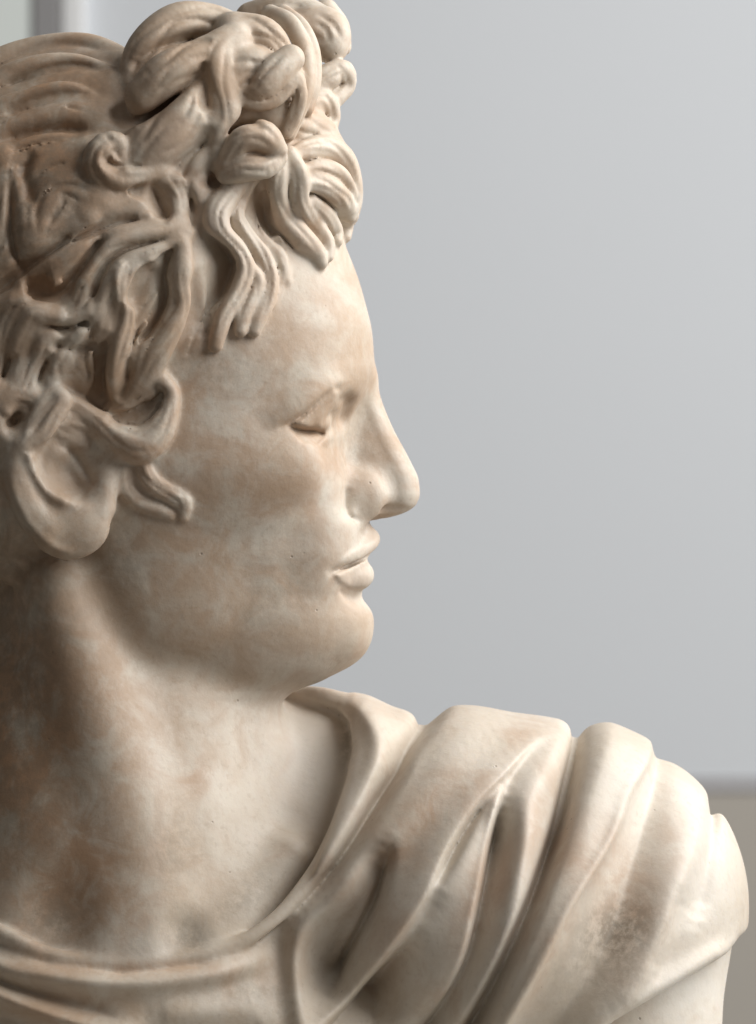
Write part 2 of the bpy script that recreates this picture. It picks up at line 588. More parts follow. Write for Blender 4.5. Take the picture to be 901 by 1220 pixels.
# ------------------------------------------------------------------ hair strokes
# (points px, py, r, lift), k; drawn on the near side and mirrored
ST = []
def lock(pts, lift=None, k=5.0, d=None, name='hair_lock', mirror=True, n=None, fat=None):
    """one lock: n strands side by side that run together at both ends"""
    lab_ = new_lab(name)
    if n is None:
        n = 1 if name in ('hair_knot', 'hair_band') else 2
    if fat is None:
        fat = 1.0 if name in ('hair_knot', 'hair_band') else 1.42
    if d is None:
        lift = (lift if lift is not None else 3.0) - 5.0
    base = pts_on_head(pts, lift, d)
    base[:, 3] *= fat
    if name != 'hair_band':
        stria(lab_, base, mirror, n)
    if n == 1:
        ST.append((name, lab_, base, k, mirror, 'add'))
        return
    T = np.gradient(base[:, :2], axis=0)
    T /= np.maximum(np.linalg.norm(T, axis=1), 1e-6)[:, None]
    s = np.linspace(0, 1, len(base))
    prof = np.sin(np.pi * np.clip(s*1.1 + 0.02, 0, 1))**0.5
    sub = []
    seed = len(ST)
    for q in range(n):
        o = (q - (n-1)/2) * (1.05 if n == 2 else 0.8)
        B = base.copy()
        wob = 0.12*np.sin(s*7 + seed*1.7 + q*2.1)
        off = (o + wob) * base[:, 3] * prof
        B[:, 0] += -T[:, 1]*off
        B[:, 1] += T[:, 0]*off
        B[:, 2] += np.abs(o)*0.25*base[:, 3]*(1 if n > 2 else 0) + (0.22 if q % 2 else -0.06)*base[:, 3]
        B[:, 3] *= (0.72 if n == 2 else 0.6) + (1-prof)*0.2
        sub.append(B)
    ST.append((name, lab_, sub, k, mirror, 'multi'))
def groove(pts, lift=0.0, k=4.0, d=None, mirror=True):
    p_ = pts_on_head(pts, lift, d)
    q_ = np.linspace(0, 1, len(p_))
    p_[:, 3] = (p_[:, 3] + 3) * np.clip(np.minimum(q_, 1-q_)*5, 0, 1)**.6 - 3
    ST.append((None, None, p_, k, mirror, 'cut'))

STRIA = []      # (label, mirror, lines): fine chisel lines that belong to one lock only
def stria(lab_, base, mirror, n):
    r = base[:, 3]
    big = r.max() > 24
    offs = (-.55, -.05, .45) if big else ((-.34, .30) if n == 1 else (-.62, 0.0, .58))
    T = np.gradient(base[:, :2], axis=0) if len(base) > 1 else np.zeros((1, 2))
    T /= np.maximum(np.linalg.norm(T, axis=1), 1e-6)[:, None]
    q = np.unique(np.linspace(0, len(base)-1, max(3, len(base)//3)).astype(int))
    s = q/max(len(base)-1, 1)
    lines = []
    for j, o in enumerate(offs):
        w = o + .14*np.sin(s*9 + lab_*1.3 + j*2)
        am = -(2.1 if big else 1.5)*(1 + .35*np.sin(lab_*2.7 + j*1.9))
        wd = 3.6 if big else 2.5
        lines.append(([(base[i, 0] - T[i, 1]*w[m]*r[i], base[i, 1] + T[i, 0]*w[m]*r[i], am, wd, wd) for m, i in enumerate(q)], False, 0.0))
    STRIA.append((lab_, mirror, lines))

def stria_apply(g, mirror):
    for lab_, mir, lines in STRIA:
        if mir != mirror:
            continue
        P = np.array([p[:2] for l in lines for p in l[0]])
        W = g.window((P[:, 0].min()-12, g.y.min(), P[:, 1].min()-12), (P[:, 0].max()+12, min(0, g.y.max()), P[:, 1].max()+12))
        if W is None:
            continue
        rl = relief(g.x[W[0]].ravel(), g.v[:, :, W[2]].ravel(), lines)[:, None, :]
        if np.abs(rl).max() < .05:
            continue
        g.f[W] -= rl * (g.lab[W] == lab_)
# --- cap behind the knot, sweeping back
lock([(140, 78, 16), (95, 66, 17), (45, 70, 17), (-10, 92, 16), (-70, 140, 14)], lift=-9, k=20)
lock([(138, 104, 15), (90, 92, 18), (40, 100, 18), (-15, 124, 16), (-80, 180, 14)], lift=-8, k=20)
lock([(120, 140, 14), (85, 130, 19), (40, 138, 18), (-15, 158, 18), (-80, 215, 14)], lift=-8, k=18)
lock([(100, 175, 14), (60, 178, 18), (20, 190, 18), (-20, 215, 18), (-90, 280, 14)], lift=-6, k=10)
lock([(115, 235, 22), (75, 215, 26), (50, 240, 26), (45, 285, 20)], lift=-12, k=14)
lock([(4, 190, 15), (-4, 240, 18), (-10, 290, 16), (-40, 340, 14)], lift=-3, k=6)
lock([(105, 262, 13), (70, 285, 15), (35, 315, 14), (0, 338, 13), (-50, 370, 12)], lift=-1, k=6)
# --- locks flowing back from the parting above the temple
lock([(222, 262, 10), (180, 272, 13), (142, 281, 13), (110, 298, 13), (86, 322, 13), (60, 336, 11), (30, 350, 12), (-8, 362, 10)], k=5)
lock([(220, 280, 8), (185, 290, 10), (150, 301, 11), (125, 320, 12), (110, 345, 12), (100, 368, 12), (72, 380, 11), (40, 376, 9)], k=5)
lock([(212, 288, 8), (172, 302, 9), (148, 318, 10), (142, 346, 10), (146, 376, 9), (136, 408, 13), (131, 440, 13), (134, 466, 9)], lift=7, k=4)
lock([(216, 296, 9), (209, 320, 13), (206, 342, 13), (211, 362, 13), (196, 390, 14), (176, 420, 16), (162, 448, 15), (146, 474, 9)], lift=6, k=5)
lock([(196, 345, 8), (181, 372, 11), (163, 396, 11), (154, 422, 10), (150, 448, 8)], lift=4, k=5)
lock([(228, 320, 14), (232, 360, 16), (222, 400, 14), (204, 430, 13), (196, 452, 10)], lift=-8, k=10)
lock([(118, 372, 9), (112, 398, 12), (98, 420, 13), (108, 446, 11), (100, 470, 10)], lift=2, k=6)
lock([(92, 392, 10), (72, 412, 12), (58, 436, 13), (66, 462, 12)], lift=4, k=6)
# --- left edge bundles
lock([(70, 378, 9), (38, 366, 13), (16, 396, 14), (6, 440, 13), (-12, 478, 10)], lift=8, k=5)
lock([(62, 396, 9), (46, 404, 12), (36, 430, 12), (24, 458, 11), (4, 478, 9)], lift=8, k=5)
lock([(8, 488, 9), (22, 478, 9), (42, 484, 10), (44, 506, 11), (28, 522, 11), (6, 516, 10), (-6, 500, 9)], lift=10, k=4)
lock([(72, 472, 11), (60, 488, 12), (46, 508, 11), (30, 526, 8)], lift=20, k=5)
lock([(60, 500, 8), (84, 508, 10), (112, 522, 11), (140, 538, 9)], lift=10, k=6)
lock([(-20, 520, 12), (-8, 560, 14), (4, 600, 14), (10, 640, 12), (-4, 668, 12)], lift=-2, k=5)
lock([(-10, 656, 13), (20, 672, 14), (46, 690, 12), (64, 706, 7)], lift=3, k=6)
lock([(-40, 640, 34), (-30, 700, 34), (-20, 740, 26)], lift=-30, k=10)
lock([(-50, 560, 16), (-44, 620, 18), (-40, 680, 18), (-20, 720, 12)], lift=0, k=6)
# --- temple curl above the ear
lock([(68, 464, 8), (88, 478, 11), (112, 494, 14), (138, 517, 17), (166, 530, 20), (186, 516, 17), (198, 492, 13), (202, 468, 10), (192, 452, 9)], lift=10, k=6, name='temple_curl', n=1, fat=1.15)
lock([(130, 488, 6), (148, 492, 8), (168, 484, 8), (182, 470, 8)], lift=6, k=5, name='temple_curl')
# --- sideburn curls in front of the ear
lock([(152, 540, 8), (147, 562, 9), (150, 582, 9), (167, 598, 9), (188, 606, 9), (204, 614, 7)], lift=3, k=3, name='sideburn_curl', n=1, fat=1.05)
lock([(170, 544, 8), (174, 562, 10), (186, 578, 11), (204, 588, 11), (219, 598, 11), (218, 614, 8)], lift=3, k=3, name='sideburn_curl', n=1, fat=1.05)
# --- hanging locks on the temple
HL = dict(n=1, fat=1.0)
lock([(292, 208, 11), (272, 232, 15), (258, 255, 16), (262, 278, 15), (280, 298, 14), (289, 320, 14), (280, 348, 13), (266, 372, 13), (259, 396, 12), (257, 411, 9)], lift=14, k=5, **HL)
lock([(292, 316, 10), (305, 334, 11), (299, 356, 10), (290, 376, 10), (287, 394, 8)], lift=14, k=5, **HL)
lock([(302, 212, 10), (289, 236, 10), (283, 258, 10), (296, 282, 11), (312, 306, 12), (321, 332, 11), (317, 358, 11), (308, 380, 10), (303, 394, 8)], lift=12, k=3.5, **HL)
lock([(316, 216, 9), (306, 244, 10), (312, 272, 10), (328, 296, 11), (336, 316, 9), (341, 334, 6)], lift=6, k=4, **HL)
lock([(330, 296, 8), (334, 320, 8), (328, 344, 8), (323, 362, 6)], lift=5, k=4, **HL)
# --- front fringe
lock([(336, 186, 11), (330, 210, 14), (328, 238, 15), (338, 264, 16), (358, 284, 16), (376, 300, 12), (383, 313, 8)], lift=14, k=5, **HL)
lock([(344, 184, 11), (356, 210, 13), (357, 240, 12), (372, 266, 12), (388, 288, 11), (391, 306, 7)], lift=18, k=3.5, **HL)
lock([(346, 186, 9), (366, 178, 12), (390, 176, 14), (408, 188, 13), (418, 208, 10), (421, 226, 8)], lift=12, k=4, **HL)
lock([(360, 204, 8), (384, 200, 11), (404, 208, 11), (416, 226, 9), (420, 242, 7)], lift=14, k=3.5, **HL)
lock([(362, 218, 9), (386, 220, 13), (406, 236, 13), (418, 256, 10)], lift=16, k=4, **HL)
lock([(370, 240, 9), (386, 256, 12), (398, 274, 11), (401, 287, 8)], lift=14, k=4, **HL)
lock([(392, 172, 11), (410, 186, 12), (419, 210, 12), (421, 236, 11), (417, 258, 8)], k=5, d=[-70, -50, -36, -32, -36], n=1, fat=1.0)
lock([(402, 244, 9), (412, 264, 10), (412, 282, 7)], lift=8, k=5, **HL)
# --- crown of knotted hair on top: the near bow
lock([(165, 100, 26), (180, 62, 30), (212, 34, 30), (248, 30, 26), (282, 40, 22)], d=[-120, -118, -106, -96, -96], k=6, name='hair_knot')
lock([(174, 116, 26), (200, 92, 30), (234, 72, 27), (268, 60, 20)], d=[-168, -170, -160, -146], k=6, name='hair_knot')
lock([(236, 98, 26), (222, 130, 34), (190, 165, 34), (160, 192, 26)], d=[-160, -172, -178, -178], k=10, name='hair_knot')
lock([(250, 110, 44), (285, 112, 46), (318, 118, 38)], d=[-124, -122, -112], k=14, name='hair_knot')
lock([(280, 46, 20), (260, 60, 21), (258, 90, 22), (265, 118, 21), (268, 138, 18), (256, 168, 16)], d=[-142, -156, -168, -172, -174, -170], k=7, name='hair_knot')
lock([(280, 40, 26), (312, 44, 24), (334, 62, 16), (350, 90, 12)], d=[-118, -124, -128, -130], k=8, name='hair_knot')
lock([(270, 100, 30), (300, 90, 34), (330, 110, 28), (326, 140, 28)], d=[-150, -146, -130, -128], k=10, name='hair_knot')
lock([(346, 70, 17), (330, 84, 19), (314, 99, 18), (304, 108, 14)], d=[-154, -164, -170, -168], k=4, name='hair_knot')
lock([(286, 96, 7), (290, 112, 9), (304, 124, 9), (326, 120, 9), (344, 104, 9), (356, 96, 8)], d=[-162, -168, -168, -166, -160, -152], k=6, name='hair_knot')
lock([(352, 92, 9), (358, 112, 9), (352, 136, 9), (342, 158, 8)], d=[-152, -156, -154, -150], k=4, name='hair_knot')
lock([(266, 196, 12), (274, 176, 18), (292, 163, 20), (314, 163, 19), (332, 178, 11)], d=[-180, -184, -188, -184, -174], k=4, name='hair_knot')
lock([(278, 190, 14), (300, 186, 16), (322, 184, 12)], d=[-172, -174, -168], k=6, name='hair_knot')
lock([(268, 208, 12), (290, 200, 17), (314, 198, 16), (334, 188, 9)], d=[-178, -182, -178, -168], k=3, name='hair_knot')
lock([(186, 200, 15), (156, 212, 22), (128, 206, 25), (122, 182, 20), (138, 172, 15), (146, 190, 9)], d=[-184, -190, -194, -198, -196, -198], k=4, name='hair_knot')
lock([(250, 150, 20), (240, 180, 24), (216, 206, 22), (214, 236, 16), (214, 262, 10)], d=[-168, -170, -168, -176, -180], k=8)
lock([(190, 216, 12), (206, 236, 14), (210, 262, 10)], d=[-180, -182, -184], k=6)
# --- ribbon and far bow (not mirrored)
lock([(322, 16, 11), (346, 28, 11), (362, 60, 11), (365, 96, 11), (357, 128, 10), (344, 160, 9)], d=[-50, -80, -106, -120, -128, -130], k=3, name='hair_band', mirror=False)
lock([(338, 14, 9), (360, 32, 9), (373, 62, 9), (374, 98, 9), (366, 130, 8)], d=[-40, -66, -92, -106, -114], k=3, name='hair_band', mirror=False)
lock([(300, 22, 20), (334, 14, 22), (364, 16, 20), (385, 28, 16)], d=[0, -10, -10, -10], k=6, name='hair_knot', mirror=False)
lock([(372, 34, 30), (388, 40, 30), (394, 54, 22)], d=[-20, -24, -30], k=8, name='hair_knot', mirror=False)
lock([(388, 14, 16), (404, 32, 13), (408, 56, 11)], d=[20, 10, 0], k=5, name='hair_knot', mirror=False)
lock([(372, 102, 15), (390, 92, 16), (408, 86, 15), (412, 102, 12), (400, 116, 12)], d=[-60, -52, -40, -34, -44], k=4, name='hair_knot', mirror=False)
lock([(368, 124, 15), (386, 122, 15), (394, 140, 12), (384, 160, 12)], d=[-76, -60, -50, -60], k=5, name='hair_knot', mirror=False)
lock([(350, 150, 22), (376, 156, 22), (394, 168, 14)], d=[-100, -76, -56], k=8, name='hair_knot', mirror=False)
# chisel grooves between strands
HAIR_REL = []
def carve(rows, dep=-170.0):
    """chisel line in the hair: px, py, height, width left / right of the line run downwards"""
    HAIR_REL.append(([(r[0], r[1], r[2]*.8, r[3]*1.2, r[4]*1.2) for r in rows], False, dep))
carve([(16, 205, -6, 4, 4), (15, 245, -9, 4, 5), (15, 281, -9, 4, 5), (25, 316, -7, 4, 4), (34, 330, -4, 4, 4)])
carve([(180, 216, -8, 5, 6), (188, 236, -15, 6, 8), (196, 254, -14, 6, 7), (205, 264, -6, 5, 5)])
carve([(205, 262, -6, 6, 4), (170, 264, -10, 6, 4), (140, 268, -12, 7, 4), (113, 279, -13, 8, 4), (83, 291, -13, 8, 5), (50, 311, -13, 8, 5), (27, 326, -14, 9, 6), (0, 347, -14, 10, 8), (-40, 370, -12, 9, 8)])
carve([(140, 276, -6, 6, 4), (123, 287, -12, 6, 5), (107, 311, -12, 6, 5), (87, 337, -13, 7, 6), (70, 351, -13, 8, 7), (40, 352, -12, 8, 8), (14, 360, -10, 8, 8)])
carve([(66, 336, -10, 10, 10), (50, 340, -12, 11, 11), (30, 346, -10, 10, 10)])
carve([(216, 284, -5, 5, 3), (170, 294, -8, 5, 3), (140, 307, -9, 5, 3), (123, 327, -10, 5, 4), (115, 357, -10, 5, 4), (112, 377, -8, 5, 4)])
carve([(222, 284, -6, 6, 4), (206, 300, -10, 8, 4), (197, 331, -13, 9, 4), (199, 354, -13, 9, 4), (186, 384, -12, 7, 5), (166, 412, -9, 5, 5), (158, 430, -4, 4, 4)])
carve([(186, 314, -8, 10, 10), (168, 346, -10, 11, 10), (153, 366, -8, 8, 8)])
carve([(152, 312, 4, 4, 4), (143, 326, 6, 4, 5), (143, 348, 6, 4, 5), (146, 376, 4, 4, 4)])
carve([(240, 270, -12, 10, 4), (260, 290, -15, 14, 4), (276, 312, -16, 18, 4), (267, 341, -16, 20, 5), (251, 372, -14, 18, 5), (246, 396, -12, 14, 5), (246, 414, -8, 12, 5)])
carve([(132, 396, -8, 10, 4), (129, 412, -13, 12, 4), (124, 441, -14, 14, 4), (124, 470, -12, 12, 4), (128, 486, -6, 8, 4)])
carve([(154, 424, -5, 4, 4), (154, 446, -8, 4, 4), (150, 464, -8, 4, 4), (140, 478, -5, 4, 4)])
carve([(50, 390, -6, 5, 5), (90, 392, -8, 5, 5), (112, 378, -7, 5, 5)])
carve([(60, 411, -4, 5, 5), (98, 418, -6, 6, 6), (122, 408, -6, 5, 5)])
carve([(18, 420, -7, 5, 5), (10, 440, -10, 5, 5), (2, 458, -9, 5, 5)])
carve([(62, 420, -6, 4, 4), (52, 442, -8, 4, 4), (46, 462, -5, 4, 4)])
carve([(128, 495, -6, 5, 5), (142, 499, -11, 5, 5), (160, 496, -13, 6, 6), (184, 482, -13, 6, 6), (199, 462, -8, 5, 5)])
carve([(12, 498, -8, 8, 8), (22, 506, -13, 9, 9), (34, 512, -8, 8, 8)])
carve([(66, 452, -5, 6, 8), (98, 470, -8, 4, 9), (124, 487, -8, 4, 9), (136, 494, -5, 4, 6)])
carve([(312, 212, -9, 7, 7), (313, 240, -14, 9, 8), (316, 264, -13, 8, 7), (330, 282, -9, 6, 6), (352, 296, -8, 5, 6)])
carve([(154, 100, -6, 5, 5), (163, 76, -10, 5, 6), (187, 57, -10, 5, 6), (227, 43, -9, 5, 5), (247, 28, -5, 4, 4)], -140)
carve([(258, 196, -7, 8, 4), (262, 174, -10, 8, 4), (276, 153, -9, 6, 4), (297, 146, -8, 5, 4), (318, 156, -6, 5, 4)])
carve([(251, 150, -8, 9, 6), (250, 176, -12, 10, 8), (250, 206, -12, 10, 8), (250, 226, -7, 8, 7)])
carve([(214, 216, -6, 5, 5), (226, 236, -11, 7, 6), (230, 258, -9, 7, 6), (228, 276, -5, 5, 5)])
carve([(150, 152, -7, 5, 6), (178, 138, -12, 5, 7), (205, 118, -13, 5, 7), (232, 94, -12, 5, 6), (246, 74, -7, 4, 5)], -185)
carve([(240, 84, -4, 6, 4), (247, 106, -7, 7, 4), (248, 136, -6, 7, 4)])
carve([(308, 72, -3, 5, 4), (301, 88, -6, 6, 4), (294, 104, -5, 5, 4)])
carve([(122, 184, -3, 4, 4), (130, 194, -6, 4, 4), (142, 202, -5, 4, 4), (150, 202, -3, 4, 4)], -195)
carve([(288, 184, -1, 3, 3), (304, 182, -3.5, 3, 3), (326, 190, -3, 3, 3)], -190)
# back of the head: long shallow waves
carve([(132, 84, -4, 5, 7), (90, 78, -6, 5, 8), (40, 86, -6, 5, 8), (-10, 108, -5, 5, 8)], -110)
carve([(126, 118, -5, 6, 8), (85, 112, -8, 6, 8), (40, 120, -9, 6, 8), (-10, 142, -7, 6, 8)], -140)
carve([(118, 158, -6, 6, 8), (80, 154, -11, 7, 9), (40, 158, -12, 7, 9), (-10, 172, -10, 7, 9)], -160)
carve([(40, 178, -6, 6, 6), (30, 210, -8, 6, 6), (44, 250, -6, 6, 6)], -180)
for q, dd in (([(150, 96, 8), (140, 120, 10), (142, 148, 9), (160, 152, 6)], [-150, -165, -182, -196]),
              ([(160, 152, 5), (200, 122, 6), (232, 96, 6), (244, 78, 4)], [-204, -212, -200, -182]),
              ([(148, 228, 6), (172, 230, 8), (190, 244, 9), (194, 258, 5)], [-196, -198, -200, -196]),
              ([(243, 70, 4), (241, 96, 5), (246, 124, 5), (250, 150, 5)], [-178, -192, -196, -192]),
              ([(290, 182, 2.5), (306, 178, 3), (326, 187, 2.5)], [-206, -208, -196]),
              ([(118, 186, 3), (130, 198, 4), (146, 202, 3)], [-222, -222, -214]),
              ([(200, 60, 3), (226, 50, 4), (250, 46, 3)], [-146, -140, -130])):
    groove(q, d=dd, k=4)

def hair_apply(g, mirror):
    for name, lab_, pts, k, mir, op in ST:
        if mir != mirror:
            continue
        if op == 'add':
            g.add(pts, k, lab_)
        elif op == 'multi':
            for q in pts:
                g.add(q, 3.0 if q is not pts[0] else k + 3, lab_, 1.3)
        else:
            g.cut(pts, k)

# ------------------------------------------------------------------ head (half lattice, y <= 0)
def head_field(g):
    g.f = face_field(g)
    W, D = g.ellipsoid_dist(*[(CRAN[0][0], CRAN[0][1], 0), CRAN[1]], 400)
    if W is not None:
        g.f[W] = smin(g.f[W], D, 24)
    # cheek bone, jaw corner, temple hollow
    g.ell((300, 560, -124), (80, 46, 30), 50)
    g.ell((196, 705, -116), (70, 60, 26), 36)
    # brow ridge
    g.add(P3([(322, 494, -134, 9), (352, 482, -126, 14), (378, 466, -106, 15), (398, 455, -82, 12), (412, 450, -60, 7)]), 26)
    # eye socket
    g.cut(P3([(410, 490, -108, 1), (414, 480, -90, 4), (416, 484, -66, 5)]), 18)
    g.cut(P3([(396, 510, -106, 6), (408, 506, -86, 9), (413, 500, -62, 8)]), 14)
    # fullness of the cheek beside nose and mouth
    g.ell((372, 622, -64), (36, 84, 40), 34)
    W, D = nose_field(g)
    if W is not None:
        g.f[W] = smin(g.f[W], D, 16)
    # eye ball, upper and lower lid
    g.ell((370, 504, -94), (25, 20, 33), 4)
    g.add(P3([(344, 506, -134, 4), (360, 500, -127, 8), (378, 488, -114, 11), (391, 478, -97, 11), (398, 480, -73, 9)]), 3.5)
    g.add(P3([(347, 514, -134, 3), (363, 522, -122, 6), (379, 524, -106, 6.5), (390, 519, -84, 5)]), 8)
    # wing of the nose, nostril
    g.ell((430, 593, -36), (26, 27, 15), 22, rot=-12)
    g.cut(P3([(450, 606, -33, 3), (462, 608, -28, 6.5), (474, 608, -24, 6.5), (484, 608, -17, 3)]), 4)
    # lips
    g.add(P3([(400, 676, -60, 4), (414, 667, -50, 9), (431, 653, -28, 13), (439, 643, -8, 14), (439, 643, 0, 13)]), 9)
    g.add(P3([(405, 686, -54, 6), (415, 687, -45, 13), (425, 686, -26, 17), (429, 685, 0, 17)]), 6)
    g.cut(P3([(404, 679, -72, -2), (410, 676, -64, 2), (420, 671, -53, 4.5), (434, 664, -36, 5), (448, 656, -12, 5.5), (451, 655, 0, 5.5)]), 3)
    g.cut(P3([(404, 704, -70, -4), (414, 710, -58, 1), (424, 713, -42, 4), (436, 713, -20, 5), (441, 711, 0, 6)]), 14)
    rl = (relief(g.x.ravel(), g.v.ravel(), ENGRAVE) + plates(g.x.ravel(), g.v.ravel()))[:, None, :]
    g.f -= rl * np.clip((-10 - g.y)/20, 0, 1)
    # chin
    g.ell((404, 754, 0), (36, 36, 52), 20)
    g.lab[:] = SKIN
    # hair cap
    cap = None
    for c, r in CAPS:
        W, D = g.ellipsoid_dist((c[0], c[1], 0), r, 500)
        if W is None:
            continue
        full = np.full(g.shape, 1e3, f32); full[W] = D
        cap = full if cap is None else smin(cap, full, 40)
    pol = poly_sdf(HAIR_POLY, g.x.ravel(), g.v.ravel())[:, None, :]
    cap = smax(cap, np.broadcast_to(pol, g.shape), 16)
    g.lab[cap < g.f] = HAIR
    g.f = smin(g.f, cap, 8)
    hair_apply(g, True)
    stria_apply(g, True)
    hr_ = relief(g.x.ravel(), g.v.ravel(), HAIR_REL)[:, None, :]
    g.f -= hr_ * np.clip((-10 - g.y)/20, 0, 1) * (g.lab >= HAIR)
    # ear
    E = lambda rows, k: g.add(P3(rows), k, SKIN)
    g.ell(un(70, 584, -168), (56, 80, 26), 10, rot=-16, lab=SKIN)
    E([(80, 504, -172, 12), (46, 508, -180, 17), (26, 532, -186, 19), (24, 570, -190, 19), (38, 606, -190, 19), (58, 632, -188, 19)], 14)
    g.ell(un(88, 628, -184), (42, 36, 18), 14, rot=-14, lab=SKIN)
    g.ell_cut(un(94, 558, -210), (42, 44, 34), 5, rot=-24)
    E([(104, 520, -172, 9), (84, 526, -178, 10), (68, 540, -180, 8)], 10)
    E([(132, 552, -172, 12), (126, 580, -178, 13), (124, 604, -178, 13)], 12)
    er = relief(g.x.ravel(), g.v.ravel(), EAR_REL)[:, None, :]
    g.f -= er * np.clip((-140 - g.y)/20, 0, 1) * (g.lab == SKIN)

# ------------------------------------------------------------------ bust
CLOAK_POLY = [(-700, 1030), (-140, 1045), (0, 1112), (60, 1139), (150, 1151), (240, 1143), (300, 1123), (338, 1088), (372, 1040),
              (396, 985), (414, 930), (421, 892), (416, 866), (400, 848), (372, 836), (320, 832),
              (318, 600), (1300, 600), (1300, 1010), (890, 1126), (870, 1142), (820, 1165), (770, 1190), (730, 1212),
              (690, 1240), (600, 1330), (500, 1500), (-700, 1500)]

# fold lines: rows px, py, amplitude, width to the left, width to the right (seen along the line downwards)
REL = []
def fold(rows, sharp=False, dep=-90.0):
    REL.append((rows, sharp, dep))
# collar roll
fold([(372, 824, 12, 12, 14), (420, 838, 12, 12, 16), (445, 866, 13, 14, 15), (450, 895, 13, 16, 14), (438, 930, 11, 18, 12), (420, 968, 10, 18, 12), (396, 1010, 9, 16, 10), (366, 1050, 8, 14, 8), (340, 1080, 6, 10, 8)])
fold([(570, 790, -20, 18, 6), (540, 830, -20, 18, 6), (514, 864, -20, 18, 6), (487, 897, -20, 16, 7), (473, 923, -21, 14, 7), (447, 960, -21, 12, 8), (423, 997, -20, 11, 8), (397, 1033, -18, 10, 8), (367, 1067, -15, 9, 8), (335, 1096, -10, 9, 8)])
# broad panel behind the collar
fold([(680, 820, 1, 40, 40), (630, 850, 4, 50, 40), (590, 875, 9, 50, 40), (540, 908, 16, 36, 40), (500, 950, 16, 30, 30), (450, 1005, 15, 24, 20), (405, 1055, 14, 22, 16), (368, 1090, 14, 16, 14), (354, 1130, 14, 12, 12), (358, 1180, 14, 12, 12), (362, 1215, 13, 12, 12), (366, 1260, 12, 12, 12), (370, 1310, 10, 12, 12)])
fold([(470, 990, -6, 14, 6), (460, 1020, -18, 24, 6), (447, 1067, -24, 20, 7), (430, 1103, -26, 22, 8), (410, 1140, -26, 22, 9), (398, 1170, -24, 20, 10), (384, 1195, -16, 16, 12)])
fold([(676, 866, 8, 20, 5), (636, 884, 11, 20, 5), (603, 915, 12, 20, 5), (567, 950, 12, 20, 6), (530, 1003, 12, 24, 7), (500, 1063, 13, 30, 7), (470, 1108, 14, 26, 7), (440, 1150, 14, 22, 7), (405, 1195, 14, 18, 7), (380, 1220, 13, 16, 8), (350, 1254, 12, 16, 8), (318, 1295, 10, 16, 8)])
fold([(586, 946, -4, 5, 6), (550, 990, -6, 5, 6), (518, 1050, -5, 5, 6)])
fold([(607, 923, 6, 6, 14), (583, 953, 8, 6, 16), (545, 1020, 8, 6, 18), (505, 1080, 6, 8, 14)])
fold([(500, 1095, -10, 5, 20), (480, 1124, -20, 5, 26), (446, 1162, -24, 5, 30), (418, 1196, -24, 6, 34), (392, 1224, -23, 7, 34), (362, 1258, -20, 8, 30), (330, 1300, -14, 8, 30)])
# valley with sharp left lip
fold([(604, 920, -8, 6, 14), (594, 966, -20, 6, 22), (583, 1013, -28, 5, 24), (573, 1063, -28, 6, 24), (558, 1127, -26, 7, 24), (540, 1167, -22, 8, 22), (516, 1206, -18, 10, 20), (488, 1250, -14, 12, 18), (460, 1300, -8, 12, 18)])
fold([(690, 800, 2, 26, 12), (672, 850, 4, 26, 12), (655, 900, 9, 26, 16), (628, 950, 14, 20, 16), (620, 1003, 14, 18, 16), (612, 1060, 13, 18, 14), (596, 1120, 12, 18, 14), (560, 1180, 11, 18, 14), (530, 1225, 10, 18, 14), (500, 1275, 9, 18, 14), (460, 1340, 8, 18, 14)])
# deep valley before the shoulder
fold([(715, 790, -16, 9, 9), (702, 850, -16, 9, 9), (689, 895, -22, 10, 8), (677, 935, -32, 9, 9), (663, 986, -34, 11, 9), (640, 1048, -34, 13, 9), (616, 1103, -34, 13, 10), (589, 1161, -32, 13, 10), (563, 1215, -32, 13, 10), (538, 1265, -32, 14, 11), (500, 1340, -30, 14, 12), (470, 1400, -28, 14, 12)])
fold([(760, 800, 14, 18, 34), (745, 850, 14, 18, 34), (730, 890, 16, 18, 34), (708, 939, 17, 18, 30), (690, 997, 16, 18, 26), (662, 1064, 15, 18, 20), (634, 1126, 14, 18, 16), (606, 1180, 13, 18, 14), (585, 1222, 13, 18, 14), (558, 1270, 13, 18, 14), (520, 1345, 12, 18, 14)])
fold([(800, 830, 8, 20, 5), (786, 880, 8, 20, 5), (772, 912, 8, 20, 5), (756, 935, 8, 22, 5), (733, 986, 8, 20, 6), (706, 1029, 8, 18, 8), (678, 1071, 7, 14, 8), (652, 1120, 7, 12, 8), (620, 1178, 7, 12, 8), (592, 1230, 7, 12, 8), (550, 1310, 6, 12, 8)])
fold([(816, 830, -8, 9, 14), (800, 880, -8, 9, 14), (788, 918, -8, 10, 20), (772, 970, -11, 20, 26), (752, 1030, -14, 28, 28), (728, 1100, -16, 30, 28), (690, 1170, -14, 28, 26), (650, 1225, -13, 26, 26), (615, 1280, -11, 24, 26), (575, 1350, -9, 24, 26)])
fold([(835, 945, 5, 20, 12), (826, 1000, 7, 22, 12), (806, 1060, 10, 26, 8), (786, 1118, 12, 26, 8), (752, 1168, 12, 24, 10), (706, 1222, 11, 24, 12), (665, 1275, 10, 24, 12), (615, 1340, 8, 24, 12)])
fold([(812, 1050, -5, 5, 14), (800, 1090, -6, 5, 18), (782, 1130, -5, 6, 16), (765, 1160, -3, 6, 14)])
fold([(880, 930, -10, 9, 7), (862, 966, -12, 9, 7), (852, 1000, -6, 10, 10), (838, 1060, -7, 16, 16), (824, 1110, -6, 18, 16)])
fold([(884, 1126, 7, 10, 10), (866, 1134, 7, 12, 10), (820, 1156, 7, 12, 10), (770, 1181, 7, 12, 10), (728, 1204, 7, 12, 10)])
